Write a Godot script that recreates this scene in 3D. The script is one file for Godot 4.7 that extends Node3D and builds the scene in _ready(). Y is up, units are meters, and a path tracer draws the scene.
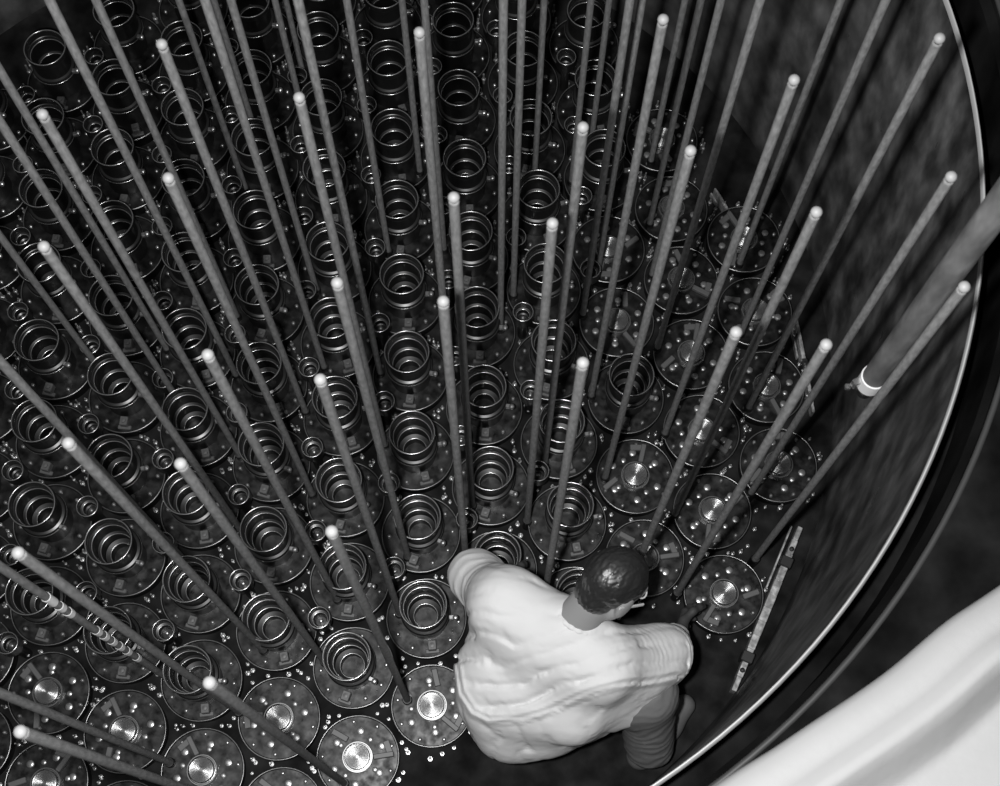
extends Node3D
# Looking steeply down into a cylindrical steel vessel: a triangular field of nozzles on a dark core plate,
# slim rods standing among them, and a man in a pale jacket crouching at the edge of the field.
# Plan coordinates are (x, n): n runs away from the photographer; V() turns them into Godot's axes.

const PITCH := 0.27
const TURN := 0.0820933
const ORIGIN := Vector2(-0.216737, 0.818512)
const AXIS := Vector2(-0.623, 1.689)      # the vessel's centre line
const FLOOR_Z := -0.05

var used_names := {}
var M := {}

func V(x: float, n: float, z: float) -> Vector3:
	return Vector3(x, z, -n)

func _ready():
	# ---- camera
	var cam := Camera3D.new()
	cam.name = "camera"
	cam.fov = 30.92
	cam.near = 0.05
	cam.far = 40.0
	var right := V(0.999996, 0.0, 0.002958)
	var down := V(0.000987, -0.94266, -0.333753)
	var ahead := V(0.002788, 0.333754, -0.942656)
	add_child(cam)
	cam.transform = Transform3D(Basis(right, -down, -ahead), V(0, 0, 4.4213))
	var lens := CameraAttributesPhysical.new()
	lens.frustum_focal_length = 43.4
	lens.frustum_focus_distance = 4.1
	lens.frustum_near = 0.05
	lens.frustum_far = 40.0
	lens.exposure_aperture = 5.6
	cam.attributes = lens
	# ---- sky and exposure
	var we := WorldEnvironment.new()
	we.name = "environment"
	var env := Environment.new()
	env.background_mode = Environment.BG_COLOR
	env.background_color = Color(0.29, 0.29, 0.29)
	env.background_energy_multiplier = 1.0
	env.tonemap_mode = Environment.TONE_MAPPER_LINEAR
	env.tonemap_exposure = 1.0
	env.sdfgi_enabled = true
	env.ssao_enabled = true
	env.ssil_enabled = true
	we.environment = env
	add_child(we)
	# ---- the photographer's lamp beside the camera
	var lamp := OmniLight3D.new()
	lamp.name = "lamp"
	lamp.position = V(-0.15, 0.08, 4.12)
	lamp.light_energy = 13.0
	lamp.light_size = 0.05
	lamp.omni_range = 30.0
	lamp.omni_attenuation = 2.0
	lamp.shadow_enabled = true
	add_child(lamp)

	make_materials()
	make_vessel()
	make_nozzles()
	make_rods()
	make_cups()
	make_floor_studs()
	make_edge_bars()
	make_pipe()
	make_sheet()
	make_person()

# =====================================================================  helpers

func numbered(called: String) -> String:
	if not used_names.has(called):
		used_names[called] = 0
		return called
	used_names[called] += 1
	return "%s_%03d" % [called, used_names[called]]

func thing(called: String, label: String, category: String, at := Vector3.ZERO, group := "") -> Node3D:
	var o := Node3D.new()
	o.name = numbered(called)
	add_child(o, true)
	o.position = at
	tag(o, label, category, group)
	return o

func tag(o: Node, label: String, category: String, group := "") -> void:
	o.set_meta("label", label)
	o.set_meta("category", category)
	if group != "":
		o.set_meta("group", group)

func obj(called: String, mesh: Mesh, mat: Material, parent: Node, at := Vector3.ZERO) -> MeshInstance3D:
	var o := MeshInstance3D.new()
	o.name = called if parent != self else numbered(called)
	o.mesh = mesh
	o.material_override = mat
	o.position = at
	o.cast_shadow = GeometryInstance3D.SHADOW_CASTING_SETTING_ON
	parent.add_child(o, true)
	return o

func struct(called: String, mesh: Mesh, mat: Material) -> MeshInstance3D:
	var o := obj(called, mesh, mat, self)
	o.set_meta("kind", "structure")
	return o

# A bag of triangles with normals; winding is set from the normals.
class Bag:
	var v := PackedVector3Array()
	var n := PackedVector3Array()
	var i := PackedInt32Array()
	func vert(p: Vector3, q: Vector3) -> int:
		v.append(p)
		n.append(q)
		return v.size() - 1
	func tri(a: int, b: int, c: int) -> void:
		var cr := (v[b] - v[a]).cross(v[c] - v[a])
		if cr.dot(n[a] + n[b] + n[c]) > 0.0:
			i.append_array([a, c, b])
		else:
			i.append_array([a, b, c])
	func quad(a: int, b: int, c: int, d: int) -> void:
		tri(a, b, c)
		tri(a, c, d)
	func mesh() -> ArrayMesh:
		var a := []
		a.resize(Mesh.ARRAY_MAX)
		a[Mesh.ARRAY_VERTEX] = v
		a[Mesh.ARRAY_NORMAL] = n
		a[Mesh.ARRAY_INDEX] = i
		var m := ArrayMesh.new()
		m.add_surface_from_arrays(Mesh.PRIMITIVE_TRIANGLES, a)
		return m

# Turns a profile of (radius, height) about an upright axis. Each segment is smooth around and sharp along.
func lathe_into(b: Bag, prof: Array, seg: int, at := Vector3.ZERO, smooth := false, from := 0.0, to := TAU) -> void:
	var ns := []
	for k in prof.size() - 1:
		var d: Vector2 = prof[k + 1] - prof[k]
		ns.append(Vector2(d.y, -d.x).normalized())
	for k in prof.size() - 1:
		var p0: Vector2 = prof[k]
		var p1: Vector2 = prof[k + 1]
		var n0: Vector2 = ns[k]
		var n1: Vector2 = ns[k]
		if smooth:
			if k > 0: n0 = (ns[k] + ns[k - 1]).normalized()
			if k < ns.size() - 1: n1 = (ns[k] + ns[k + 1]).normalized()
		var base := b.v.size()
		for s in seg + 1:
			var a := from + (to - from) * s / seg
			var c := cos(a)
			var si := sin(a)
			b.vert(at + Vector3(p0.x * c, p0.y, p0.x * si), Vector3(n0.x * c, n0.y, n0.x * si))
			b.vert(at + Vector3(p1.x * c, p1.y, p1.x * si), Vector3(n1.x * c, n1.y, n1.x * si))
		for s in seg:
			var q := base + 2 * s
			b.quad(q, q + 1, q + 3, q + 2)

func lathe(prof: Array, seg: int, smooth := false) -> ArrayMesh:
	var b := Bag.new()
	lathe_into(b, prof, seg, Vector3.ZERO, smooth)
	return b.mesh()

# A round ring of wire: centre radius r at height z, wire radius w.
func ring_profile(r: float, z: float, w: float, n := 8) -> Array:
	var p := []
	for k in n + 1:
		var a := PI - TAU * k / n
		p.append(Vector2(r - w * cos(a), z + w * sin(a)))
	return p

# A box with bevelled edges.
func box_into(b: Bag, c: Vector3, size: Vector3, basis := Basis.IDENTITY, bev := 0.002) -> void:
	var h := size / 2.0
	var axes := [Vector3.RIGHT, Vector3.UP, Vector3.BACK]
	for ax in 3:
		for sg in [-1.0, 1.0]:
			var n: Vector3 = axes[ax] * sg
			var u: Vector3 = axes[(ax + 1) % 3]
			var w: Vector3 = axes[(ax + 2) % 3]
			var hn := h[ax]
			var hu: float = h[(ax + 1) % 3] - bev
			var hw: float = h[(ax + 2) % 3] - bev
			var ids := []
			for q in [[-1, -1], [1, -1], [1, 1], [-1, 1]]:
				ids.append(b.vert(c + basis * (n * hn + u * hu * q[0] + w * hw * q[1]), basis * n))
			b.quad(ids[0], ids[1], ids[2], ids[3])
	for ax in 3:      # bevels along each axis
		var t: Vector3 = axes[ax]
		var u: Vector3 = axes[(ax + 1) % 3]
		var w: Vector3 = axes[(ax + 2) % 3]
		var ht: float = h[ax] - bev
		for q in [[-1, -1], [1, -1], [1, 1], [-1, 1]]:
			var hu: float = h[(ax + 1) % 3] * q[0]
			var hw: float = h[(ax + 2) % 3] * q[1]
			var n: Vector3 = (u * q[0] + w * q[1]).normalized()
			var e: Vector3 = u * hu + w * (hw - bev * q[1])
			var f: Vector3 = u * (hu - bev * q[0]) + w * hw
			b.quad(b.vert(c + basis * (e - t * ht), basis * n), b.vert(c + basis * (e + t * ht), basis * n), b.vert(c + basis * (f + t * ht), basis * n), b.vert(c + basis * (f - t * ht), basis * n))

func noise_tex(freq: float, seed_: int, lo: float, hi: float, size := 512, octaves := 4, normal := 0.0, kind := FastNoiseLite.TYPE_SIMPLEX_SMOOTH) -> NoiseTexture2D:
	var n := FastNoiseLite.new()
	n.seed = seed_
	n.frequency = freq
	n.noise_type = kind
	n.fractal_octaves = octaves
	var t := NoiseTexture2D.new()
	t.width = size
	t.height = size
	t.seamless = true
	t.noise = n
	if normal > 0.0:
		t.as_normal_map = true
		t.bump_strength = normal
	else:
		var g := Gradient.new()
		g.set_color(0, Color(lo, lo, lo))
		g.set_color(1, Color(hi, hi, hi))
		t.color_ramp = g
	return t

func mat(called: String, grey: float, rough: float, metal := 0.0, spec := 0.5) -> StandardMaterial3D:
	var m := StandardMaterial3D.new()
	m.resource_name = called
	m.albedo_color = Color(grey, grey, grey).linear_to_srgb()
	m.roughness = rough
	m.metallic = metal
	m.metallic_specular = spec
	M[called] = m
	return m

func tri(m: StandardMaterial3D, scale: Vector3, world := false) -> void:
	m.uv1_triplanar = true
	m.uv1_world_triplanar = world
	m.uv1_scale = scale

func make_materials() -> void:
	var m: StandardMaterial3D
	var mottled := noise_tex(0.012, 3, 0.45, 1.0, 512, 5)
	var smear := noise_tex(0.02, 8, 0.35, 1.0, 512, 4)
	m = mat("plate", 0.034, 0.75, 0.0, 0.12)
	m.albedo_texture = mottled
	tri(m, Vector3.ONE * 1.3, true)
	m = mat("flange", 0.085, 0.42, 0.85)
	m.albedo_texture = mottled
	m.roughness_texture = smear
	m.roughness = 0.62
	tri(m, Vector3.ONE * 3.0, true)
	m = mat("collar", 0.07, 0.36, 0.85)
	m = mat("bright", 0.6, 0.26, 0.9)
	m = mat("bore", 0.03, 0.42, 0.8)
	m = mat("edge", 0.35, 0.34, 0.9)
	m = mat("hub", 0.42, 0.27, 0.9)
	m = mat("bolt", 0.42, 0.34, 0.8)
	m = mat("bracket", 0.13, 0.5, 0.3)
	m = mat("stud", 0.5, 0.3, 0.7)
	m = mat("rod", 0.29, 0.65, 0.0, 0.3)
	m.albedo_texture = noise_tex(0.03, 21, 0.7, 1.0, 512, 3)
	tri(m, Vector3(6, 1.6, 6), true)
	m = mat("rod_tip", 0.3, 0.55)
	m = mat("rod_neck", 0.06, 0.6)
	m = mat("wall", 0.24, 0.6, 0.0, 0.25)
	m.albedo_texture = noise_tex(0.008, 31, 0.25, 1.0, 1024, 6)
	m.roughness_texture = smear
	tri(m, Vector3(0.9, 0.45, 0.9), true)
	m = mat("rim", 0.62, 0.4, 0.3)
	m = mat("gap", 0.05, 0.7, 0.0, 0.1)
	m = mat("outer", 0.016, 0.7, 0.0, 0.12)
	m.albedo_texture = noise_tex(0.01, 41, 0.4, 1.0, 512, 5)
	tri(m, Vector3(1, 0.5, 1), true)
	m = mat("dark_edge", 0.07, 0.45, 0.4)
	m = mat("bar", 0.85, 0.42, 0.35)
	m.albedo_texture = mottled
	tri(m, Vector3.ONE * 5.0)
	m = mat("clamp", 0.03, 0.5, 0.3)
	m = mat("pipe", 0.22, 0.6)
	m.albedo_texture = noise_tex(0.02, 51, 0.6, 1.0, 256, 3)
	tri(m, Vector3(5, 1.5, 5), true)
	m = mat("tape_and_glint", 0.8, 0.6)  # wrapping on the pipe, and the painted glints of one rod
	m = mat("sheet", 0.33, 0.85)
	m.normal_enabled = true
	m.normal_texture = noise_tex(0.02, 61, 0, 1, 512, 4, 3.0)
	m.normal_scale = 0.3
	tri(m, Vector3.ONE * 2.0, true)
	m = mat("jacket", 0.72, 0.9, 0.0, 0.2)
	m.normal_enabled = true
	m.normal_texture = noise_tex(0.08, 71, 0, 1, 512, 3, 2.0)
	m.normal_scale = 0.25
	tri(m, Vector3.ONE * 6.0, true)
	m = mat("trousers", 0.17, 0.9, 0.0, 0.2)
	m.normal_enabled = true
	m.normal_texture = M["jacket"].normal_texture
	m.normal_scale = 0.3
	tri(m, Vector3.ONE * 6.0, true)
	m = mat("skin", 0.3, 0.55)
	m = mat("hair", 0.022, 0.42, 0.0, 1.0)
	m = mat("glove", 0.05, 0.6)
	m = mat("shoe", 0.13, 0.6)
	m = mat("temple", 0.6, 0.4)

# =====================================================================  the vessel

func make_vessel() -> void:
	var c := V(AXIS.x, AXIS.y, 0)
	var b := Bag.new()
	lathe_into(b, [Vector2(1.9, FLOOR_Z - 0.06), Vector2(1.9, FLOOR_Z), Vector2(0.0, FLOOR_Z)], 96, c)
	lathe_into(b, [Vector2(0.0, FLOOR_Z - 0.06), Vector2(1.9, FLOOR_Z - 0.06)], 96, c)
	struct("floor", b.mesh(), M.plate)
	b = Bag.new()
	lathe_into(b, [Vector2(1.758, FLOOR_Z), Vector2(1.758, 1.48), Vector2(1.751, 1.492), Vector2(1.751, FLOOR_Z)], 160, c)
	struct("wall_inner", b.mesh(), M.wall)
	b = Bag.new()
	lathe_into(b, [Vector2(1.759, 1.475), Vector2(1.7595, 1.488), Vector2(1.759, 1.4905), Vector2(1.7545, 1.4985), Vector2(1.7525, 1.5), Vector2(1.7505, 1.498), Vector2(1.7505, 1.478)], 200, c, true)
	struct("trim_1", b.mesh(), M.rim)
	b = Bag.new()
	lathe_into(b, [Vector2(1.758, 1.25), Vector2(1.758, 1.3), Vector2(1.812, 1.3), Vector2(1.812, 1.594), Vector2(1.818, 1.6), Vector2(1.86, 1.6), Vector2(1.86, FLOOR_Z)], 160, c)
	struct("wall_outer", b.mesh(), M.outer)
	b = Bag.new()
	lathe_into(b, ring_profile(1.818, 1.599, 0.007, 10), 200, c, true)
	struct("trim_2", b.mesh(), M.dark_edge)
	b = Bag.new()
	lathe_into(b, [Vector2(1.80, 1.55), Vector2(1.822, 1.603), Vector2(3.2, 1.603), Vector2(3.2, 1.55), Vector2(1.86, 1.55)], 120, c)
	struct("trim_3", b.mesh(), M.outer)

# =====================================================================  the nozzles

func spot(i: int, k: int) -> Vector2:
	var p := Vector2(i * PITCH * 0.8660254, k * PITCH * 0.5)
	return p.rotated(TURN) + ORIGIN

var ordinals := ["nearest", "second", "third", "fourth", "fifth", "sixth", "seventh", "eighth", "ninth", "tenth", "eleventh", "twelfth"]
var column_words := {
	-6: "seventh nozzle column left of the man",
	-5: "sixth nozzle column left of the man",
	-4: "fifth nozzle column left of the man",
	-3: "fourth nozzle column left of the man",
	-2: "third nozzle column left of the man",
	-1: "second nozzle column left of the man",
	0: "first nozzle column left of the man",
	1: "nozzle column behind the man's left elbow",
	2: "nozzle column rising behind the man's neck",
	3: "nozzle column rising behind the man's head",
	4: "nozzle column at the man's right hand",
	5: "rightmost nozzle column, beside the vessel wall"}

var nozzle_list := []

func nozzle_spots() -> Array:
	var out := []
	var last := {-6: [-2, 14], -5: [-3, 15], -4: [-4, 16], -3: [-3, 17], -2: [-4, 18], -1: [-3, 17], 0: [-2, 18], 1: [1, 17], 2: [0, 16], 3: [1, 15], 4: [0, 12], 5: [3, 9]}
	for i in range(-6, 6):
		var nth := 0
		for k in range(last[i][0], last[i][1] + 1, 2):
			out.append([i, k, nth])
			nth += 1
	return out

func is_flat(i: int, k: int) -> bool:
	if i >= 4: return true
	return [i, k] in [[0, -2], [-1, -3], [-2, -2], [-2, -4], [-3, -3], [-4, -2], [-4, -4], [-5, -1], [-5, -3], [-6, -2], [3, 3], [3, 1], [3, 7], [3, 9]]

func bolt_mesh(r: float, h: float) -> Array:
	return [Vector2(r, 0.0), Vector2(r, h * 0.5), Vector2(r * 0.85, h * 0.8), Vector2(r * 0.45, h), Vector2(0.0, h * 1.05)]

func add_bolts(t: Node3D, spots: Array, r: float, h: float, single: bool) -> void:
	if single:
		var m := lathe(bolt_mesh(r, h), 14)
		for s in spots:
			obj("bolt", m, M.bolt, t, Vector3(s.x, 0.0, s.y))
	else:
		var b := Bag.new()
		for s in spots:
			lathe_into(b, bolt_mesh(r, h), 8, Vector3(s.x, 0.0, s.y))
		obj("bolts", b.mesh(), M.bolt, t).set_meta("kind", "stuff")

func ring_of(n: int, r: float, start := 0.0) -> Array:
	var out := []
	for k in n:
		out.append(Vector2.from_angle(start + TAU * k / n) * r)
	return out

func make_flange(t: Node3D) -> void:
	obj("flange", lathe([Vector2(0.122, FLOOR_Z), Vector2(0.122, -0.012), Vector2(0.1255, -0.009), Vector2(0.1265, 0.0), Vector2(0.125, 0.0045), Vector2(0.1215, 0.0045), Vector2(0.1195, 0.0), Vector2(0.0, 0.0)], 56), M.flange, t)
	obj("edge_ring", lathe(ring_profile(0.1235, 0.0035, 0.002, 6), 56, true), M.edge, t)

func make_tower(single: bool) -> Node3D:
	var t := Node3D.new()
	make_flange(t)
	obj("collar", lathe([Vector2(0.066, 0.0), Vector2(0.066, 0.09), Vector2(0.072, 0.094), Vector2(0.0745, 0.099), Vector2(0.0745, 0.111), Vector2(0.071, 0.117), Vector2(0.0635, 0.12), Vector2(0.0635, 0.193), Vector2(0.071, 0.198), Vector2(0.0725, 0.204), Vector2(0.0725, 0.217), Vector2(0.0705, 0.2215), Vector2(0.0668, 0.2215), Vector2(0.0655, 0.218), Vector2(0.0655, 0.18)], 56), M.collar, t)
	obj("rim_ring", lathe(ring_profile(0.0700, 0.2215, 0.0019), 56, true), M.bright, t)
	obj("lower_ring", lathe(ring_profile(0.0738, 0.105, 0.0018), 56, true), M.bright, t)
	obj("bore", lathe([Vector2(0.0655, 0.18), Vector2(0.0605, 0.178), Vector2(0.0605, 0.108), Vector2(0.0515, 0.104), Vector2(0.0515, 0.046), Vector2(0.037, 0.042), Vector2(0.0355, 0.036), Vector2(0.0355, -0.04), Vector2(0.0, -0.04)], 48), M.bore, t)
	for s in [[0.0612, 0.179], [0.0522, 0.106], [0.0372, 0.043]]:
		obj("step_ring", lathe(ring_profile(s[0], s[1], 0.0017), 48, true), M.bright, t)
	add_bolts(t, ring_of(10, 0.101, 0.2), 0.0065, 0.009, single)
	var b := Bag.new()       # a lug with its screw on the near side of the flange
	box_into(b, Vector3(0.012, 0.016, 0.090), Vector3(0.026, 0.032, 0.03))
	box_into(b, Vector3(0.012, 0.004, 0.105), Vector3(0.044, 0.008, 0.014))
	lathe_into(b, [Vector2(0.008, 0.03), Vector2(0.008, 0.038), Vector2(0.0, 0.039)], 10, Vector3(0.012, 0, 0.09))
	obj("bracket", b.mesh(), M.bracket, t)
	b = Bag.new()
	box_into(b, Vector3(0.083, 0.125, 0.028), Vector3(0.022, 0.014, 0.014))
	lathe_into(b, bolt_mesh(0.009, 0.012), 12, Vector3(0.092, 0.13, 0.031))
	obj("clip", b.mesh(), M.bolt, t)
	return t

func make_flat(single: bool) -> Node3D:
	var t := Node3D.new()
	make_flange(t)
	var prof := [Vector2(0.047, 0.0), Vector2(0.047, 0.013), Vector2(0.0455, 0.016), Vector2(0.0425, 0.016), Vector2(0.041, 0.012), Vector2(0.041, 0.004), Vector2(0.0385, 0.004), Vector2(0.0385, 0.024), Vector2(0.0365, 0.028)]
	var r := 0.0365
	while r > 0.006:
		prof.append(Vector2(r - 0.0022, 0.0258))
		prof.append(Vector2(r - 0.0044, 0.0282))
		r -= 0.0044
	prof.append(Vector2(0.005, 0.024))
	prof.append(Vector2(0.0, 0.024))
	obj("hub", lathe(prof, 56), M.hub, t)
	add_bolts(t, ring_of(6, 0.079, 0.52), 0.0118, 0.006, single)
	add_bolts(t, ring_of(4, 0.064, 0.0), 0.0085, 0.006, single)
	add_bolts(t, ring_of(9, 0.107, 0.3), 0.0058, 0.008, single)
	var b := Bag.new()
	box_into(b, Vector3(-0.048, 0.01, -0.062), Vector3(0.016, 0.018, 0.062), Basis(Vector3.UP, 0.75))
	box_into(b, Vector3(-0.073, 0.006, -0.062), Vector3(0.02, 0.012, 0.05), Basis(Vector3.UP, -0.6))
	obj("bracket", b.mesh(), M.bracket, t)
	b = Bag.new()
	box_into(b, Vector3(-0.022, 0.008, 0.082), Vector3(0.018, 0.014, 0.054), Basis(Vector3.UP, 0.1))
	obj("bracket", b.mesh(), M.bracket, t)
	return t

func make_nozzles() -> void:
	var protos := {}
	for flat in [false, true]:
		for single in [false, true]:
			protos[[flat, single]] = make_flat(single) if flat else make_tower(single)
	var rng := RandomNumberGenerator.new()
	rng.seed = 12
	nozzle_list = nozzle_spots()
	for s in nozzle_list:
		var p := spot(s[0], s[1])
		var flat := is_flat(s[0], s[1])
		var single := p.y < 1.45
		var t: Node3D = protos[[flat, single]].duplicate()
		t.name = numbered("flat_nozzle" if flat else "ring_nozzle")
		add_child(t, true)
		t.position = V(p.x, p.y, 0)
		t.rotation.y = rng.randf_range(-0.35, 0.35) + (rng.randi_range(0, 5) * PI / 3 if flat else 0.0)
		var which: String = ordinals[s[2]]
		if flat:
			tag(t, "flat nozzle with round hub, %s in the %s" % [which, column_words[s[0]]], "nozzle", "flat hubbed nozzles")
		else:
			tag(t, "ring-topped nozzle, %s in the %s" % [which, column_words[s[0]]], "nozzle", "ring-topped nozzles")
	for q in protos.values():
		q.free()

# =====================================================================  the rods

const ROD_TOP := 2.15

func make_rods() -> void:
	var tips := [
		[-0.623, 1.495, "tip high up, between the far left corner and the top centre"],
		[-0.829, 1.346, "tip nearest the photo's top left corner"],
		[-0.589, 1.216, "tip straight below the highest tip on the left side"],
		[-0.362, 1.382, "tip left of the top centre, beside a rod crossing the top edge"],
		[-0.144, 1.522, "tip highest near the top centre, left of the middle"],
		[-0.076, 1.178, "tip lying midway between top edge and middle, just left of centre"],
		[0.313, 1.551, "tip touching the top edge right of the middle"],
		[0.158, 1.321, "tip first below the top edge just right of the middle"],
		[0.352, 1.273, "tip lower of the two tips right of the middle near the top"],
		[0.55, 1.421, "tip high up before the dark wall's left part"],
		[0.828, 1.511, "tip nearest the photo's top right corner"],
		[0.819, 1.221, "tip beside the rim just left of the thick pipe"],
		[-0.798, 1.08, "tip near the left edge, second one down"],
		[-0.495, 0.876, "tip a third across, level with the photo's upper middle left"],
		[-0.278, 1.011, "tip a third across and a third down"],
		[-0.092, 0.976, "tip nearest above the man's left shoulder among centre rods"],
		[-0.3, 0.831, "tip below and left of the tip a third down"],
		[0.1, 1.127, "tip just right of centre, a quarter down"],
		[0.149, 0.862, "tip closest above the man's neck"],
		[0.415, 0.919, "tip right of centre, above the flat nozzles by his head"],
		[0.571, 1.15, "tip above the right-hand flat nozzles, left of the thick pipe"],
		[0.569, 0.896, "tip closest above the man's right hand"],
		[0.819, 1.005, "tip right of the thick pipe's taped end"],
		[-0.718, 0.717, "tip by the left edge, just below mid-height"],
		[-0.527, 0.681, "tip in the left half, just below mid-height and inward"],
		[-0.781, 0.529, "tip at the left edge, two thirds down"],
		[-0.27, 0.565, "tip closest to the man's left side"],
		[-0.745, 0.243, "tip in the bottom left corner"],
		[-0.454, 0.319, "tip lowest beside the flat nozzles left of the man"]]
	# rods whose tips lie above or beside the picture, by the edge that they cross
	var left_edge := [[-1.093, 1.714], [-1.03, 1.515], [-1.289, 1.617], [-0.97, 0.986], [-1.005, 0.63], [-0.98, 0.379]]
	var top_edge := [[-0.858, 1.622], [-0.868, 1.831], [-0.868, 2.309], [-0.569, 1.65], [-0.858, 2.566], [-0.606, 1.928], [-0.646, 2.463], [-0.684, 2.744], [-0.383, 1.631], [-0.367, 2.072], [-0.266, 2.378], [-0.178, 2.08],
		[0.015, 1.79], [0.058, 1.91], [0.134, 2.373], [0.262, 2.34], [0.337, 2.525], [0.291, 1.84], [0.344, 1.995], [0.54, 2.419], [0.527, 2.177], [0.528, 1.985], [0.537, 1.72], [0.827, 2.028], [0.817, 1.772]]
	var ord := ["first", "second", "third", "fourth", "fifth", "sixth", "seventh", "eighth", "ninth", "tenth", "eleventh", "twelfth", "thirteenth", "fourteenth", "fifteenth", "sixteenth", "seventeenth", "eighteenth", "nineteenth", "twentieth", "twenty-first", "twenty-second", "twenty-third", "twenty-fourth", "twenty-fifth"]
	var list := []
	for s in tips:
		list.append([s[0], s[1], "slim rod, " + s[2]])
	for k in left_edge.size():
		list.append([left_edge[k][0], left_edge[k][1], "slim rod leaving the photo's left edge, %s from the top among those" % ord[k]])
	for k in top_edge.size():
		list.append([top_edge[k][0], top_edge[k][1], "slim rod leaving the photo's top edge, %s from the left among those" % ord[k]])
	var shaft := lathe([Vector2(0.0100, 0.012), Vector2(0.0100, ROD_TOP - 0.023), Vector2(0.009, ROD_TOP - 0.021), Vector2(0.0, ROD_TOP - 0.019)], 20)
	var neck := lathe([Vector2(0.0066, ROD_TOP - 0.0215), Vector2(0.0066, ROD_TOP - 0.014)], 14)
	var ball := []
	for k in 13:
		var a := -PI / 2 + PI * k / 12.0
		ball.append(Vector2(cos(a) * 0.0108, ROD_TOP - 0.0085 + sin(a) * 0.0108))
	var tip := lathe(ball, 20, true)
	var socket := lathe([Vector2(0.015, 0.0), Vector2(0.015, 0.02), Vector2(0.013, 0.026), Vector2(0.0098, 0.026)], 16)
	var glint_band := lathe([Vector2(0.0100, -0.016), Vector2(0.0112, -0.015), Vector2(0.0112, 0.015), Vector2(0.0100, 0.016)], 18)
	var long_socket := lathe([Vector2(0.015, FLOOR_Z), Vector2(0.015, 0.02), Vector2(0.013, 0.026), Vector2(0.0098, 0.026)], 16)
	for s in list:
		var t := thing("rod", s[2], "rod", V(s[0], s[1], 0), "slim upright rods")
		obj("shaft", shaft, M.rod, t)
		obj("neck", neck, M.rod_neck, t)
		obj("tip", tip, M.rod_tip, t)
		obj("socket", long_socket if stands_free(Vector2(s[0], s[1])) else socket, M.flange, t)
		if s[0] == -1.005:      # glints along this one rod, painted on as pale rings
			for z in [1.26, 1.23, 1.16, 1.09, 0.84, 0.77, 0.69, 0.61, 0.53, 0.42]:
				obj("glint_band", glint_band, M.tape_and_glint, t, Vector3(0, z, 0))

# =====================================================================  small cups between the nozzles

func stands_free(p: Vector2) -> bool:
	for s in nozzle_list:
		if spot(s[0], s[1]).distance_to(p) < 0.118: return false
	return true

func make_cups() -> void:
	var cup := Node3D.new()
	obj("stem", lathe([Vector2(0.016, FLOOR_Z), Vector2(0.016, 0.09), Vector2(0.034, 0.10), Vector2(0.034, 0.15), Vector2(0.031, 0.153), Vector2(0.029, 0.15), Vector2(0.029, 0.12), Vector2(0.021, 0.118), Vector2(0.021, 0.08), Vector2(0.0, 0.08)], 28), M.collar, cup)
	obj("rim_ring", lathe(ring_profile(0.0325, 0.152, 0.0018, 6), 32, true), M.bright, cup)
	obj("inner_ring", lathe(ring_profile(0.0225, 0.119, 0.0016, 6), 28, true), M.bright, cup)
	var knob := lathe([Vector2(0.007, 0.08), Vector2(0.007, 0.1), Vector2(0.004, 0.105), Vector2(0.0, 0.106)], 12)
	obj("pin", knob, M.bolt, cup)
	for s in nozzle_list:
		var i: int = s[0]
		var k: int = s[1]
		if i < -5 or i > 3 or (i == 3 and k < 6) or (i <= 0 and k < -1) or k > 14: continue
		if i == 1 and k < 1 or i == 2 and k < 2: continue
		var p := Vector2((i - 0.36) * PITCH * 0.8660254, (k + 1) * PITCH * 0.5).rotated(TURN) + ORIGIN
		var t: Node3D = cup.duplicate()
		t.name = numbered("small_cup")
		add_child(t, true)
		t.position = V(p.x, p.y, 0)
		tag(t, "small ring-rimmed cup beyond the %s nozzle, %s" % [ordinals[s[2]], column_words[i]], "cup", "small cups between the nozzles")
	cup.free()

func make_floor_studs() -> void:
	var rng := RandomNumberGenerator.new()
	rng.seed = 77
	var b := Bag.new()
	for s in nozzle_list:
		var c := spot(s[0], s[1])
		for k in 18:
			var a := TAU * k / 18.0 + rng.randf_range(-0.15, 0.15)
			var q := c + Vector2.from_angle(a + TURN) * rng.randf_range(0.138, 0.156)
			var free_ := true
			for o in nozzle_list:
				if spot(o[0], o[1]).distance_to(q) < 0.1335:
					free_ = false
			if not free_: continue
			var h := rng.randf_range(0.03, 0.075)
			var r := rng.randf_range(0.0025, 0.0042)
			lathe_into(b, [Vector2(r, 0), Vector2(r, h), Vector2(r * 0.5, h + r * 0.7), Vector2(0, h + r * 0.8)], 7, V(q.x, q.y, FLOOR_Z))
			lathe_into(b, [Vector2(r * 1.9, h * 0.4), Vector2(r * 1.9, h * 0.4 + 0.006), Vector2(r, h * 0.4 + 0.006)], 6, V(q.x, q.y, FLOOR_Z))
	var o := obj("floor_studs", b.mesh(), M.stud, self)
	o.set_meta("kind", "stuff")
	tag(o, "small shiny studs and nuts dotted over the dark plate between nozzles", "studs")

# =====================================================================  bars at the edge of the field, pipe, sheet

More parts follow.
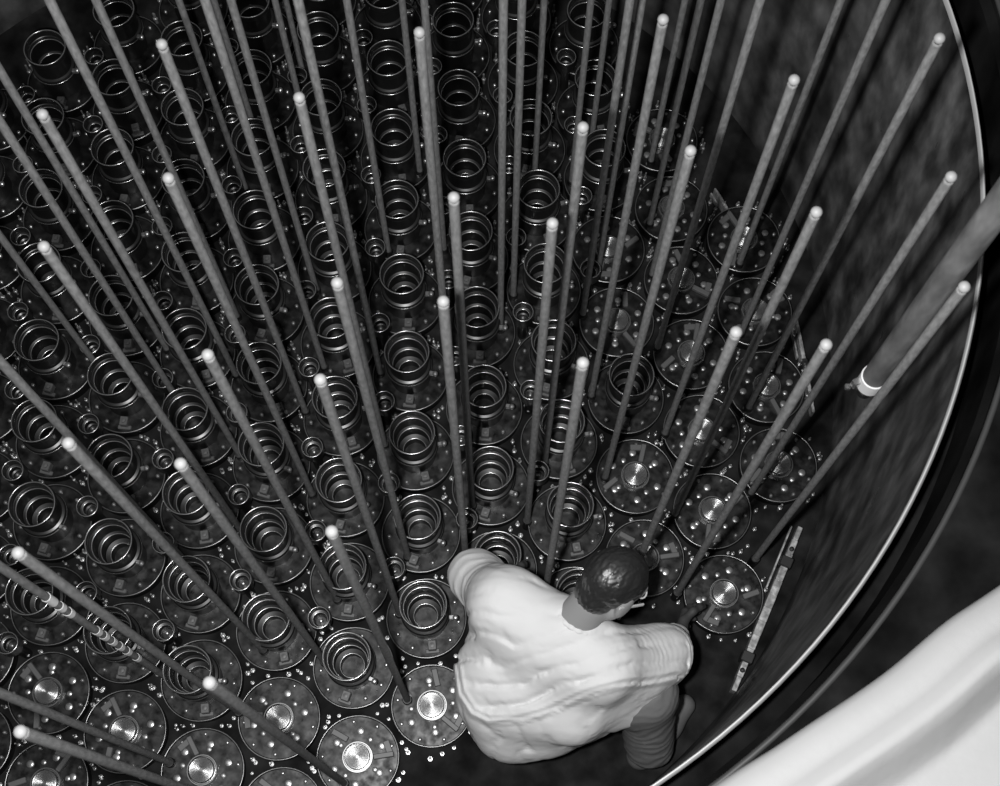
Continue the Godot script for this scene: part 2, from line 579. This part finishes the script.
func bar(a: Vector2, c: Vector2, width: float, height: float, label: String, clamps: Array) -> void:
	var mid := (a + c) / 2
	var t := thing("edge_bar", label, "bar", V(mid.x, mid.y, FLOOR_Z))
	var d := c - a
	var len := d.length()
	var bas := Basis(Vector3.UP, atan2(d.y, d.x))
	var b := Bag.new()
	# tapered towards both ends
	var n := 12
	for k in n:
		var u0 := -0.5 + float(k) / n
		var u1 := -0.5 + float(k + 1) / n
		var w := width * (0.55 + 0.45 * (1.0 - pow(absf(u0 + u1), 2.0)))
		box_into(b, bas * Vector3((u0 + u1) / 2 * len, height / 2, 0), Vector3(len / n, height, w), bas, 0.0015)
	obj("strip", b.mesh(), M.bar, t)
	b = Bag.new()
	box_into(b, bas * Vector3(len * 0.3, 0.012, -width * 0.95), Vector3(len * 0.4, 0.024, 0.006), bas, 0.001)
	obj("backing_strip", b.mesh(), M.bar, t)
	for u in clamps:
		b = Bag.new()
		box_into(b, bas * Vector3(u * len, height * 0.55, 0.0), Vector3(0.035, height * 1.15, width * 1.5), bas, 0.003)
		obj("clamp", b.mesh(), M.clamp, t)
		b = Bag.new()
		lathe_into(b, bolt_mesh(0.008, 0.009), 12, bas * Vector3(u * len + 0.045 * signf(u), height, 0))
		obj("bolt", b.mesh(), M.clamp, t)

func make_edge_bars() -> void:
	bar(Vector2(0.732, 0.595), Vector2(0.974, 1.113), 0.026, 0.05, "bright straight steel bar with dark clamps, on the dark floor right of the man's hand", [-0.3, 0.28])
	bar(Vector2(1.045, 1.50), Vector2(1.01, 1.84), 0.014, 0.05, "dull steel bar at the field's right edge, left of the thick pipe", [0.0])
	bar(Vector2(0.811, 2.219), Vector2(0.761, 2.323), 0.012, 0.05, "short thin steel bar at the field's far right edge, below the wall", [])

func make_pipe() -> void:
	var t := thing("hanging_pipe", "thick blurred grey pipe hanging at the right edge, with a pale taped lower end", "pipe", V(0.892, 1.154, 1.2))
	obj("tube", lathe([Vector2(0.02, 0.02), Vector2(0.028, 0.02), Vector2(0.0285, 0.03), Vector2(0.0285, 2.4), Vector2(0.02, 2.4), Vector2(0.02, 0.02)], 32), M.pipe, t)
	obj("tape_band", lathe([Vector2(0.0285, 0.03), Vector2(0.0315, 0.031), Vector2(0.0318, 0.080), Vector2(0.0285, 0.082)], 32), M.tape_and_glint, t)
	var b := Bag.new()
	lathe_into(b, [Vector2(0.0, -0.03), Vector2(0.017, -0.03), Vector2(0.019, -0.025), Vector2(0.019, 0.02)], 20)
	obj("nose", b.mesh(), M.collar, t)
	b = Bag.new()
	box_into(b, Vector3(-0.036, 0.05, 0.005), Vector3(0.022, 0.03, 0.018), Basis(Vector3.UP, 0.4))
	box_into(b, Vector3(-0.05, 0.02, 0.004), Vector3(0.014, 0.014, 0.014))
	obj("buckle", b.mesh(), M.bright, t)

func make_sheet() -> void:
	# a long pale cover lying in soft folds on the outer flange, its near folds running along the rim
	var edge := [Vector2(1.35, 0.80), Vector2(1.10, 0.65), Vector2(0.906, 0.526), Vector2(0.816, 0.469), Vector2(0.716, 0.391), Vector2(0.642, 0.341), Vector2(0.561, 0.291), Vector2(0.491, 0.247), Vector2(0.421, 0.206), Vector2(0.30, 0.13), Vector2(0.12, 0.02), Vector2(-0.1, -0.09)]
	var cv := Curve2D.new()
	for p in edge:
		cv.add_point(p)
	var length := cv.get_baked_length()
	# profile across: (distance from the edge, height above the flange)
	var prof := [[0.0, 0.25], [0.004, 0.268], [0.012, 0.278], [0.03, 0.29], [0.045, 0.294], [0.055, 0.293], [0.068, 0.302], [0.085, 0.316], [0.098, 0.321], [0.108, 0.315], [0.125, 0.290], [0.145, 0.259], [0.162, 0.236], [0.172, 0.229], [0.185, 0.230], [0.21, 0.24], [0.28, 0.268], [0.4, 0.29], [0.55, 0.30], [0.75, 0.29], [1.0, 0.2], [1.05, 0.02]]
	var nu := 90
	var noise := FastNoiseLite.new()
	noise.seed = 5
	noise.frequency = 2.2
	var pts := []
	for a in nu + 1:
		var s := length * a / nu
		var p := cv.sample_baked(s, true)
		var q := cv.sample_baked(minf(s + 0.05, length), true)
		var q0 := cv.sample_baked(maxf(s - 0.05, 0.0), true)
		var d := (q - q0).normalized()
		var out := Vector2(-d.y, d.x)
		if out.dot(p - AXIS) < 0: out = -out
		var row := []
		for w in prof:
			var k := float(w[0])
			var off := noise.get_noise_2d(s * 0.8, k * 3.0) * 0.012 * minf(1.0, k * 12.0)
			var g: Vector2 = p + out * k
			row.append(V(g.x, g.y, 1.6 + w[1] + off))
		pts.append(row)
	var st := SurfaceTool.new()
	st.begin(Mesh.PRIMITIVE_TRIANGLES)
	st.set_smooth_group(0)
	var m := prof.size()
	for a in nu:
		for k in m - 1:
			for c in [[0, 0], [1, 0], [1, 1], [0, 0], [1, 1], [0, 1]]:
				st.add_vertex(pts[a + c[0]][k + c[1]])
	# the underside, a cloth's thickness below, and the hanging edge
	for a in nu:
		for k in m - 1:
			for c in [[0, 0], [1, 1], [1, 0], [0, 0], [0, 1], [1, 1]]:
				st.add_vertex(pts[a + c[0]][k + c[1]] - Vector3(0, 0.006, 0))
	for a in nu:
		var h := Vector3(0, 0.006, 0)
		for v in [pts[a][0], pts[a + 1][0] - h, pts[a + 1][0], pts[a][0], pts[a][0] - h, pts[a + 1][0] - h]:
			st.add_vertex(v)
	st.index()
	st.generate_normals()
	var o := obj("cover_sheet", st.commit(), M.sheet, self)
	tag(o, "pale out-of-focus sheet in soft folds over the vessel's rim, bottom right corner", "sheet")

# =====================================================================  the crouching man
# Bodies are fields of tapered capsules, ellipsoids and cuts, meshed as surface nets.
# A primitive: [kind, a, b, ra, rb]; kinds: 0 capsule, 1 ellipsoid (a centre, b radii, basis), 2 half space to cut away (a point, b outward normal)

class Field:
	var prims := []
	var k := 0.02
	var cuts := []
	var bump: Callable
	func cap(a: Vector3, b: Vector3, ra: float, rb: float) -> void:
		prims.append([0, a, b, ra, rb, Basis.IDENTITY])
	func ell(c: Vector3, r: Vector3, basis := Basis.IDENTITY) -> void:
		prims.append([1, c, r, minf(r.x, minf(r.y, r.z)), maxf(r.x, maxf(r.y, r.z)), basis])
	func one(p: Vector3, q: Array) -> float:
		if q[0] == 0:
			var pa: Vector3 = p - q[1]
			var ba: Vector3 = q[2] - q[1]
			var h := clampf(pa.dot(ba) / maxf(ba.length_squared(), 1e-9), 0.0, 1.0)
			return (pa - ba * h).length() - lerpf(q[3], q[4], h)
		var l: Vector3 = (q[5] as Basis).transposed() * (p - q[1])
		var r: Vector3 = q[2]
		var k0 := (l / r).length()
		var k1 := (l / (r * r)).length()
		return k0 * (k0 - 1.0) / maxf(k1, 1e-6)
	func blend(p: Vector3, list: Array) -> float:
		var d := 1e9
		for q in list:
			var e := one(p, q)
			if d > 1e8:
				d = e
			else:
				var h := maxf(k - absf(d - e), 0.0) / k
				d = minf(d, e) - h * h * k * 0.25
		for c in cuts:
			d = maxf(d, (p - c[0]).dot(c[1]))
		return d
	func mesh_into(st: Bag, cell: float) -> void:
		var lo := Vector3.ONE * 1e9
		var hi := -lo
		for q in prims:
			var rr: float = maxf(q[3], q[4]) + cell * 3.0
			var ends := [q[1], q[2]] if q[0] == 0 else [q[1]]
			for e in ends:
				lo = lo.min(e - Vector3.ONE * rr)
				hi = hi.max(e + Vector3.ONE * rr)
		var B := 6
		var span := (hi - lo) / (cell * B)
		var nb := Vector3i(ceili(span.x), ceili(span.y), ceili(span.z))
		var reach := cell * B * 0.87 + cell * 2.0
		var cells := {}
		var edges := []
		var w := B + 1
		var vals := PackedFloat32Array()
		vals.resize(w * w * w)
		for bz in nb.z:
			for by in nb.y:
				for bx in nb.x:
					var o := lo + Vector3(bx, by, bz) * cell * B
					var mid := o + Vector3.ONE * cell * B * 0.5
					var near := []
					var best := 1e9
					var ds := []
					for q in prims:
						var e := one(mid, q)
						ds.append(e)
						best = minf(best, e)
					if best > reach + k or best < -reach * 2.0 - k: continue
					for n in prims.size():
						if ds[n] < best + reach * 2.2 + k: near.append(prims[n])
					var neg := false
					var pos := false
					var id := 0
					for z in w:
						for y in w:
							for x in w:
								var p := o + Vector3(x, y, z) * cell
								var d := blend(p, near)
								if bump.is_valid() and absf(d) < 0.03: d += bump.call(p)
								vals[id] = d
								id += 1
								if d < 0.0: neg = true
								else: pos = true
					if not (neg and pos): continue
					for z in B:
						for y in B:
							for x in B:
								var acc := Vector3.ZERO
								var cnt := 0
								var b0 := (z * w + y) * w + x
								var c8 := [vals[b0], vals[b0 + 1], vals[b0 + w], vals[b0 + w + 1], vals[b0 + w * w], vals[b0 + w * w + 1], vals[b0 + w * w + w], vals[b0 + w * w + w + 1]]
								var mask := 0
								for n in 8:
									if c8[n] < 0.0: mask |= 1 << n
								if mask == 0 or mask == 255: continue
								for n in 8:
									for ax in 3:
										if n & (1 << ax): continue
										var m := n | (1 << ax)
										if (c8[n] < 0.0) != (c8[m] < 0.0):
											var t: float = c8[n] / (c8[n] - c8[m])
											var pt := Vector3(n & 1, (n >> 1) & 1, (n >> 2) & 1)
											pt[ax] += t
											acc += pt
											cnt += 1
								var g := Vector3i(bx * B + x, by * B + y, bz * B + z)
								cells[g] = st.vert(lo + (Vector3(g) + acc / cnt) * cell, Vector3.ZERO)
								for ax in 3:
									if (c8[0] < 0.0) != (c8[1 << ax] < 0.0):
										edges.append([g, ax, c8[0] < 0.0])
		for e in edges:
			var g: Vector3i = e[0]
			var u := Vector3i.ZERO
			var v := Vector3i.ZERO
			u[(e[1] + 1) % 3] = 1
			v[(e[1] + 2) % 3] = 1
			var q := [g, g - u, g - u - v, g - v]
			if not (cells.has(q[1]) and cells.has(q[2]) and cells.has(q[3])): continue
			var a: int = cells[q[0]]
			var b: int = cells[q[1]]
			var c: int = cells[q[2]]
			var d: int = cells[q[3]]
			if not e[2]:
				var s := b
				b = d
				d = s
			# counter-clockwise outward normal
			var nn := (st.v[c] - st.v[a]).cross(st.v[d] - st.v[b])
			for id in [a, b, c, d]:
				st.n[id] += nn
			st.i.append_array([a, c, b, a, d, c])

func field_mesh(list: Array) -> ArrayMesh:       # [[field, cell], ...] into one mesh
	var st := Bag.new()
	for f in list:
		f[0].mesh_into(st, f[1])
	for k in st.n.size():
		st.n[k] = st.n[k].normalized()
	return st.mesh()

var fold_noise := FastNoiseLite.new()

func crease(t: float, sharp := 2.0) -> float:     # thin ridges with wide valleys between
	return pow(0.5 + 0.5 * sin(t), sharp)

func make_hand(f: Field, wrist: Vector3, dir: Vector3, palm_n: Vector3, thumb_side: float, curl: float) -> void:
	var d := dir.normalized()
	var side := d.cross(palm_n).normalized() * thumb_side    # towards the thumb
	var n := side.cross(d).normalized() * thumb_side          # the back of the hand
	if n.dot(palm_n) > 0: n = -n
	var inn := -n
	f.cap(wrist - d * 0.05, wrist, 0.027, 0.025)
	for s in [-0.028, -0.009, 0.010, 0.027]:
		f.cap(wrist, wrist + d * 0.085 + side * s, 0.016, 0.0135)
	var lens := [0.062, 0.078, 0.083, 0.075]
	var offs := [-0.033, -0.011, 0.011, 0.032]
	for q in 4:
		var p: Vector3 = wrist + d * 0.09 + side * offs[q]
		var ang: float = curl * (0.35 + 0.05 * q)
		for j in 3:
			var l: float = lens[q] * [0.46, 0.3, 0.24][j]
			var e: Vector3 = p + (d * cos(ang) + inn * sin(ang) + side * offs[q] * 1.5).normalized() * l
			f.cap(p, e, 0.0092 - 0.0008 * j, 0.0086 - 0.0009 * j)
			p = e
			ang += curl * 0.75
	var th := wrist + d * 0.025 + side * 0.03
	var t1 := th + (d * 0.55 + side * 0.6 + inn * 0.4).normalized() * 0.042
	var t2 := t1 + (d * 0.85 + side * 0.2 + inn * 0.5).normalized() * 0.032
	var t3 := t2 + (d * 0.9 - side * 0.1 + inn * 0.5).normalized() * 0.024
	f.cap(wrist + side * 0.012, th, 0.018, 0.015)
	f.cap(th, t1, 0.0135, 0.0115)
	f.cap(t1, t2, 0.0112, 0.0098)
	f.cap(t2, t3, 0.0098, 0.0082)

func make_person() -> void:
	fold_noise.seed = 9
	fold_noise.frequency = 4.0
	var t := thing("person", "man in a pale loose jacket crouching with bent head, one arm reaching to a nozzle", "person", V(0.12, 0.5, FLOOR_Z))
	var P := func(x, n, z): return V(x, n, z) - t.position
	var hip: Vector3 = P.call(0.075, 0.485, 0.26)
	var hipL: Vector3 = P.call(0.03, 0.465, 0.24)
	var hipR: Vector3 = P.call(0.15, 0.495, 0.26)
	var waist: Vector3 = P.call(0.11, 0.56, 0.42)
	var chest: Vector3 = P.call(0.15, 0.655, 0.54)
	var neck: Vector3 = P.call(0.205, 0.685, 0.635)
	var shL: Vector3 = P.call(0.025, 0.755, 0.585)
	var shR: Vector3 = P.call(0.29, 0.59, 0.575)
	var elL: Vector3 = P.call(-0.058, 0.862, 0.42)
	var haL: Vector3 = P.call(0.05, 0.862, 0.30)
	var elR: Vector3 = P.call(0.474, 0.645, 0.43)
	var wrR: Vector3 = P.call(0.545, 0.735, 0.22)
	var kneeR: Vector3 = P.call(0.425, 0.54, 0.36)
	var ankR: Vector3 = P.call(0.460, 0.425, 0.06)
	var kneeL: Vector3 = P.call(0.17, 0.74, 0.32)
	var ankL: Vector3 = P.call(0.11, 0.52, 0.03)
	# head: right, forward and up of the bent head
	var hc: Vector3 = P.call(0.311, 0.775, 0.735)
	var F := V(0.72, 0.24, -0.65).normalized()
	var R := V(0.28, -0.85, 0.42)
	R = (R - F * R.dot(F)).normalized()
	var U := R.cross(F).normalized()
	if U.y < 0: U = -U
	var H := func(r, f, u): return hc + R * r + F * f + U * u
	var hb := Basis(R, U, -F) if Basis(R, U, -F).determinant() > 0 else Basis(R, U, F)

	# ---- the body, one skin; clothes lie over it
	var bf := Field.new()
	bf.k = 0.05
	bf.cap(hipL, hipR, 0.085, 0.085)
	bf.cap(hip, waist, 0.1, 0.09)
	bf.cap(waist, chest, 0.09, 0.1)
	bf.cap(shL, shR, 0.05, 0.05)
	bf.cap(chest, neck, 0.08, 0.045)
	bf.cap(shL, elL, 0.045, 0.038)
	bf.cap(elL, haL, 0.036, 0.024)
	bf.cap(shR, elR, 0.045, 0.038)
	bf.cap(elR, wrR, 0.036, 0.024)
	bf.cap(hipR, kneeR, 0.075, 0.05)
	bf.cap(kneeR, ankR, 0.048, 0.034)
	bf.cap(hipL, kneeL, 0.075, 0.05)
	bf.cap(kneeL, ankL, 0.048, 0.034)
	var hf := Field.new()
	hf.k = 0.022
	hf.cap(neck - (neck - hc).normalized() * -0.02, H.call(0, -0.035, -0.07), 0.056, 0.055)
	hf.ell(H.call(0, -0.008, 0.02), Vector3(0.069, 0.077, 0.0885), hb)
	hf.cap(H.call(0, 0.03, -0.03), H.call(0, 0.06, -0.095), 0.058, 0.03)
	hf.cap(H.call(-0.045, 0.0, -0.06), H.call(-0.012, 0.065, -0.105), 0.022, 0.018)
	hf.cap(H.call(0.045, 0.0, -0.06), H.call(0.012, 0.065, -0.105), 0.022, 0.018)
	hf.cap(H.call(-0.035, 0.078, 0.012), H.call(0.035, 0.078, 0.012), 0.013, 0.013)
	hf.cap(H.call(0, 0.086, 0.0), H.call(0, 0.108, -0.04), 0.009, 0.014)
	hf.cap(H.call(-0.02, 0.084, -0.072), H.call(0.02, 0.084, -0.072), 0.008, 0.008)
	for s in [-1.0, 1.0]:
		hf.ell(H.call(s * 0.073, -0.01, -0.015), Vector3(0.009, 0.033, 0.021), hb)
		hf.ell(H.call(s * 0.032, 0.076, -0.01), Vector3(0.013, 0.009, 0.01), hb)
	obj("body", field_mesh([[bf, 0.014], [hf, 0.0045]]), M.skin, t)

	# ---- hair
	var rf := Field.new()
	rf.k = 0.01
	rf.ell(H.call(0, -0.017, 0.028), Vector3(0.077, 0.085, 0.0945), hb)
	rf.ell(H.call(0, -0.05, -0.03), Vector3(0.059, 0.053, 0.053), hb)
	rf.cuts.append([H.call(0, 0.03, -0.005), (F * 0.62 - U * 0.78).normalized()])
	rf.bump = func(p):
		var l: Vector3 = p - hc
		return 0.0034 * fold_noise.get_noise_3d(l.dot(R) * 45.0, l.dot(F) * 6.0, l.dot(U) * 12.0) + 0.0009 * sin(l.dot(R) * 300.0 + l.dot(U) * 120.0 + 3.0 * fold_noise.get_noise_3d(l.dot(R) * 9.0, l.dot(F) * 9.0, 0.0))
	obj("hair", field_mesh([[rf, 0.0035]]), M.hair, t)

	# ---- spectacles: a pale temple arm by each ear and the front frame
	var g := Bag.new()
	var sb := Basis(R, U, F)
	for s in [-1.0, 1.0]:
		box_into(g, H.call(s * 0.077, 0.008, -0.004), Vector3(0.005, 0.008, 0.095), sb, 0.001)
		for q in 16:
			var a0 := TAU * q / 16.0
			box_into(g, H.call(s * 0.031 + cos(a0) * 0.020, 0.088, -0.008 + sin(a0) * 0.019), Vector3(0.010, 0.004, 0.004), sb * Basis(Vector3.BACK, a0 + PI / 2), 0.0008)
	box_into(g, H.call(0, 0.094, 0.0), Vector3(0.024, 0.004, 0.004), sb, 0.0008)
	obj("spectacles", g.mesh(), M.temple, t)

	# ---- jacket
	var rv := V(0.84, -0.54, 0)
	var across := V(-0.38, 0.92, 0)      # the creases of the back run at right angles to this
	var jf := Field.new()
	jf.k = 0.085
	jf.cap(shL, shR, 0.078, 0.078)
	jf.cap(chest - rv * 0.11, chest + rv * 0.11, 0.108, 0.106)
	jf.cap(waist - rv * 0.115, waist + rv * 0.12, 0.115, 0.112)
	var h0: Vector3 = P.call(0.0, 0.535, 0.35)
	var h1: Vector3 = P.call(0.15, 0.545, 0.37)
	jf.cap(h0, h1, 0.118, 0.112)
	jf.cap(hipL, hipR, 0.100, 0.1)
	jf.cap(hip, P.call(0.05, 0.53, 0.34), 0.11, 0.1)
	jf.cap(hipR, kneeR.lerp(hipR, 0.12), 0.1, 0.088)
	jf.cap(h1, P.call(0.40, 0.585, 0.41), 0.09, 0.06)
	jf.cap(P.call(0.20, 0.59, 0.47), P.call(0.40, 0.62, 0.44), 0.08, 0.065)
	var hem_at := [Vector2(-0.123, 0.615), Vector2(-0.108, 0.524), Vector2(-0.071, 0.469), Vector2(-0.021, 0.444), Vector2(0.07, 0.444), Vector2(0.12, 0.453), Vector2(0.223, 0.488), Vector2(0.324, 0.513), Vector2(0.417, 0.535), Vector2(0.502, 0.56)]
	hem_at = hem_at.map(func(q): return q - Vector2(0.12, 0.5))
	jf.cap(P.call(0.10, 0.53, 0.41), P.call(0.37, 0.585, 0.45), 0.088, 0.07)
	jf.cap(chest, neck, 0.085, 0.056)
	jf.cap(shL, elL, 0.07, 0.058)
	jf.cap(elL, haL.lerp(elL, 0.3), 0.058, 0.048)
	jf.cap(shR, elR, 0.08, 0.052)
	jf.cap(elR, elR.lerp(wrR, 0.62), 0.052, 0.047)
	var axR := (elR - shR).normalized()
	var axF := (wrR - elR).normalized()
	var axL := (elL - shL).normalized()
	jf.bump = func(p):
		var nz := fold_noise.get_noise_3d(p.x * 1.2, p.y * 1.2, p.z * 1.2)
		var n2 := fold_noise.get_noise_3d(p.x * 4.0 + 5.0, p.y * 4.0, p.z * 4.0)
		var n3 := 0.6 + 1.0 * fold_noise.get_noise_3d(p.x * 2.0 + 9.0, p.y * 2.0, p.z * 2.0)
		var arm := clampf(((p - shR).dot(axR) - 0.05) / 0.1, 0.0, 1.0) * clampf(1.0 - ((p - elR).length() - 0.14) / 0.07, 0.0, 1.0)
		var ua := clampf((p - shR).dot(axR) / (elR - shR).length(), 0.0, 1.0)
		if (p - elR).dot(axR) < 0.02: arm *= clampf(1.0 - ((p - shR.lerp(elR, ua)).length() - lerpf(0.085, 0.06, ua)) / 0.02, 0.0, 1.0)
		var ang: float = (p - elR).dot(axR) * 190.0 + (p - elR).dot(axF) * 150.0
		var d := -0.0042 * arm * n3 * crease(ang + nz * 4.0, 2.0)
		var la := clampf(((p - shL).dot(axL) - 0.04) / 0.08, 0.0, 1.0) * clampf(1.0 - ((p - elL).length() - 0.14) / 0.06, 0.0, 1.0)
		d -= 0.0034 * la * n3 * crease((p - elL).dot(axL) * 190.0 + nz * 4.0 + p.x * 40.0, 2.0)
		# which side of the hem: the body of the jacket lies over the coat's tail, with a rolled double seam between
		var gp := Vector2(p.x, -p.z)
		var far := 1e9
		var side := 1.0
		for q in hem_at.size() - 1:
			var he: Vector2 = hem_at[q + 1] - hem_at[q]
			var h := clampf((gp - hem_at[q]).dot(he) / he.length_squared(), 0.0, 1.0)
			var w: Vector2 = gp - hem_at[q] - he * h
			var l := w.length()
			if l < far:
				far = l
				side = 1.0 if he.cross(gp - hem_at[q]) > 0.0 else -1.0
		far *= side
		var body := (1.0 - arm) * (1.0 - la)
		d += 0.006 * clampf(0.5 - far / 0.008, 0.0, 1.0) * (1.0 - arm)
		d -= (0.006 * exp(-pow((far - 0.006) / 0.0055, 2.0)) + 0.004 * exp(-pow((far - 0.022) / 0.005, 2.0))) * (1.0 - arm)
		if far > 0.0:
			var cc: float = lerpf(far, (gp - hem_at[5]).dot(Vector2(-0.25, 0.97)), 0.62)
			var low := clampf((0.24 - far) / 0.14, 0.15, 1.0) * body
			d += 0.010 * low * n3 * crease(cc * 140.0 + nz * 2.5, 3.0)
			d += 0.0035 * body * n3 * crease(cc * 80.0 + nz * 4.0 + p.x * 20.0, 5.0)
		else:
			d += 0.006 * n3 * crease((gp.x * 0.75 - gp.y * 0.5) * 80.0 + nz * 3.5 + p.y * 30.0, 4.0)
		return d + 0.0012 * n2
	obj("jacket", field_mesh([[jf, 0.005]]), M.jacket, t)
	var cf := Field.new()
	cf.k = 0.008
	var nd := (hc - neck).normalized()
	for q in 18:
		var a0 := TAU * q / 18.0
		var a1 := TAU * (q + 1) / 18.0
		var e0 := nd.cross(rv).normalized()
		var e1 := rv
		cf.cap(neck + nd * 0.022 + (e0 * cos(a0) + e1 * sin(a0)) * 0.061, neck + nd * 0.022 + (e0 * cos(a1) + e1 * sin(a1)) * 0.061, 0.0075, 0.0075)
	obj("collar", field_mesh([[cf, 0.004]]), M.jacket, t)

	# ---- trousers
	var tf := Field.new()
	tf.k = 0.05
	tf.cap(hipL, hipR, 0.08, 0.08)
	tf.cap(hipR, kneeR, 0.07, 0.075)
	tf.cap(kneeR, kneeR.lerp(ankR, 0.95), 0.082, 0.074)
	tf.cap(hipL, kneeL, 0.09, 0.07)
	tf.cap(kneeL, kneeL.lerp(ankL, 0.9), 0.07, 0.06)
	var axS := (ankR - kneeR).normalized()
	var axT := (kneeR - hipR).normalized()
	tf.bump = func(p):
		var nz := fold_noise.get_noise_3d(p.x * 1.5, p.y * 1.5, p.z * 1.5)
		var n3 := 0.6 + 0.9 * fold_noise.get_noise_3d(p.x * 2.5, p.y * 2.5, p.z * 2.5)
		return -0.004 * n3 * crease((p - kneeR).dot(axS) * 190.0 + nz * 9.0 + (p - kneeR).dot(axT) * 70.0, 2.0)
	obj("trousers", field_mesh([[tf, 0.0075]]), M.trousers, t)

	# ---- shoes
	for s in [[ankR, V(0.68, 0.73, -0.05), 0.0], [ankL, V(0.1, 0.99, -0.05), 0.0]]:
		var sf := Field.new()
		sf.k = 0.03
		var a: Vector3 = s[0]
		var d: Vector3 = (s[1] as Vector3).normalized()
		d.y = 0
		d = d.normalized()
		var base := Vector3(a.x, 0.036, a.z)
		sf.cap(base - d * 0.035, base + d * 0.09, 0.038, 0.042)
		sf.cap(base + d * 0.09, base + d * 0.175, 0.044, 0.034)
		sf.cap(base - d * 0.02 + Vector3(0, 0.02, 0), a + Vector3(0, 0.04, 0), 0.04, 0.042)
		sf.cuts.append([Vector3(0, 0.003, 0), Vector3(0, -1, 0)])
		obj("shoe", field_mesh([[sf, 0.008]]), M.shoe, t)

	# ---- gloved hands: the right one closes on the flat nozzle, the left one rests on a nozzle's rim under the sleeve
	var gR := Field.new()
	gR.k = 0.009
	make_hand(gR, wrR, V(0.03, 0.085, -0.12), V(0.5, 0.3, -0.6), -1.0, 0.55)
	obj("glove", field_mesh([[gR, 0.003]]), M.glove, t)
	var gL := Field.new()
	gL.k = 0.009
	make_hand(gL, haL.lerp(elL, 0.12), (haL - elL), V(-0.3, 0.3, -0.8), 1.0, 0.6)
	obj("glove", field_mesh([[gL, 0.003]]), M.glove, t)
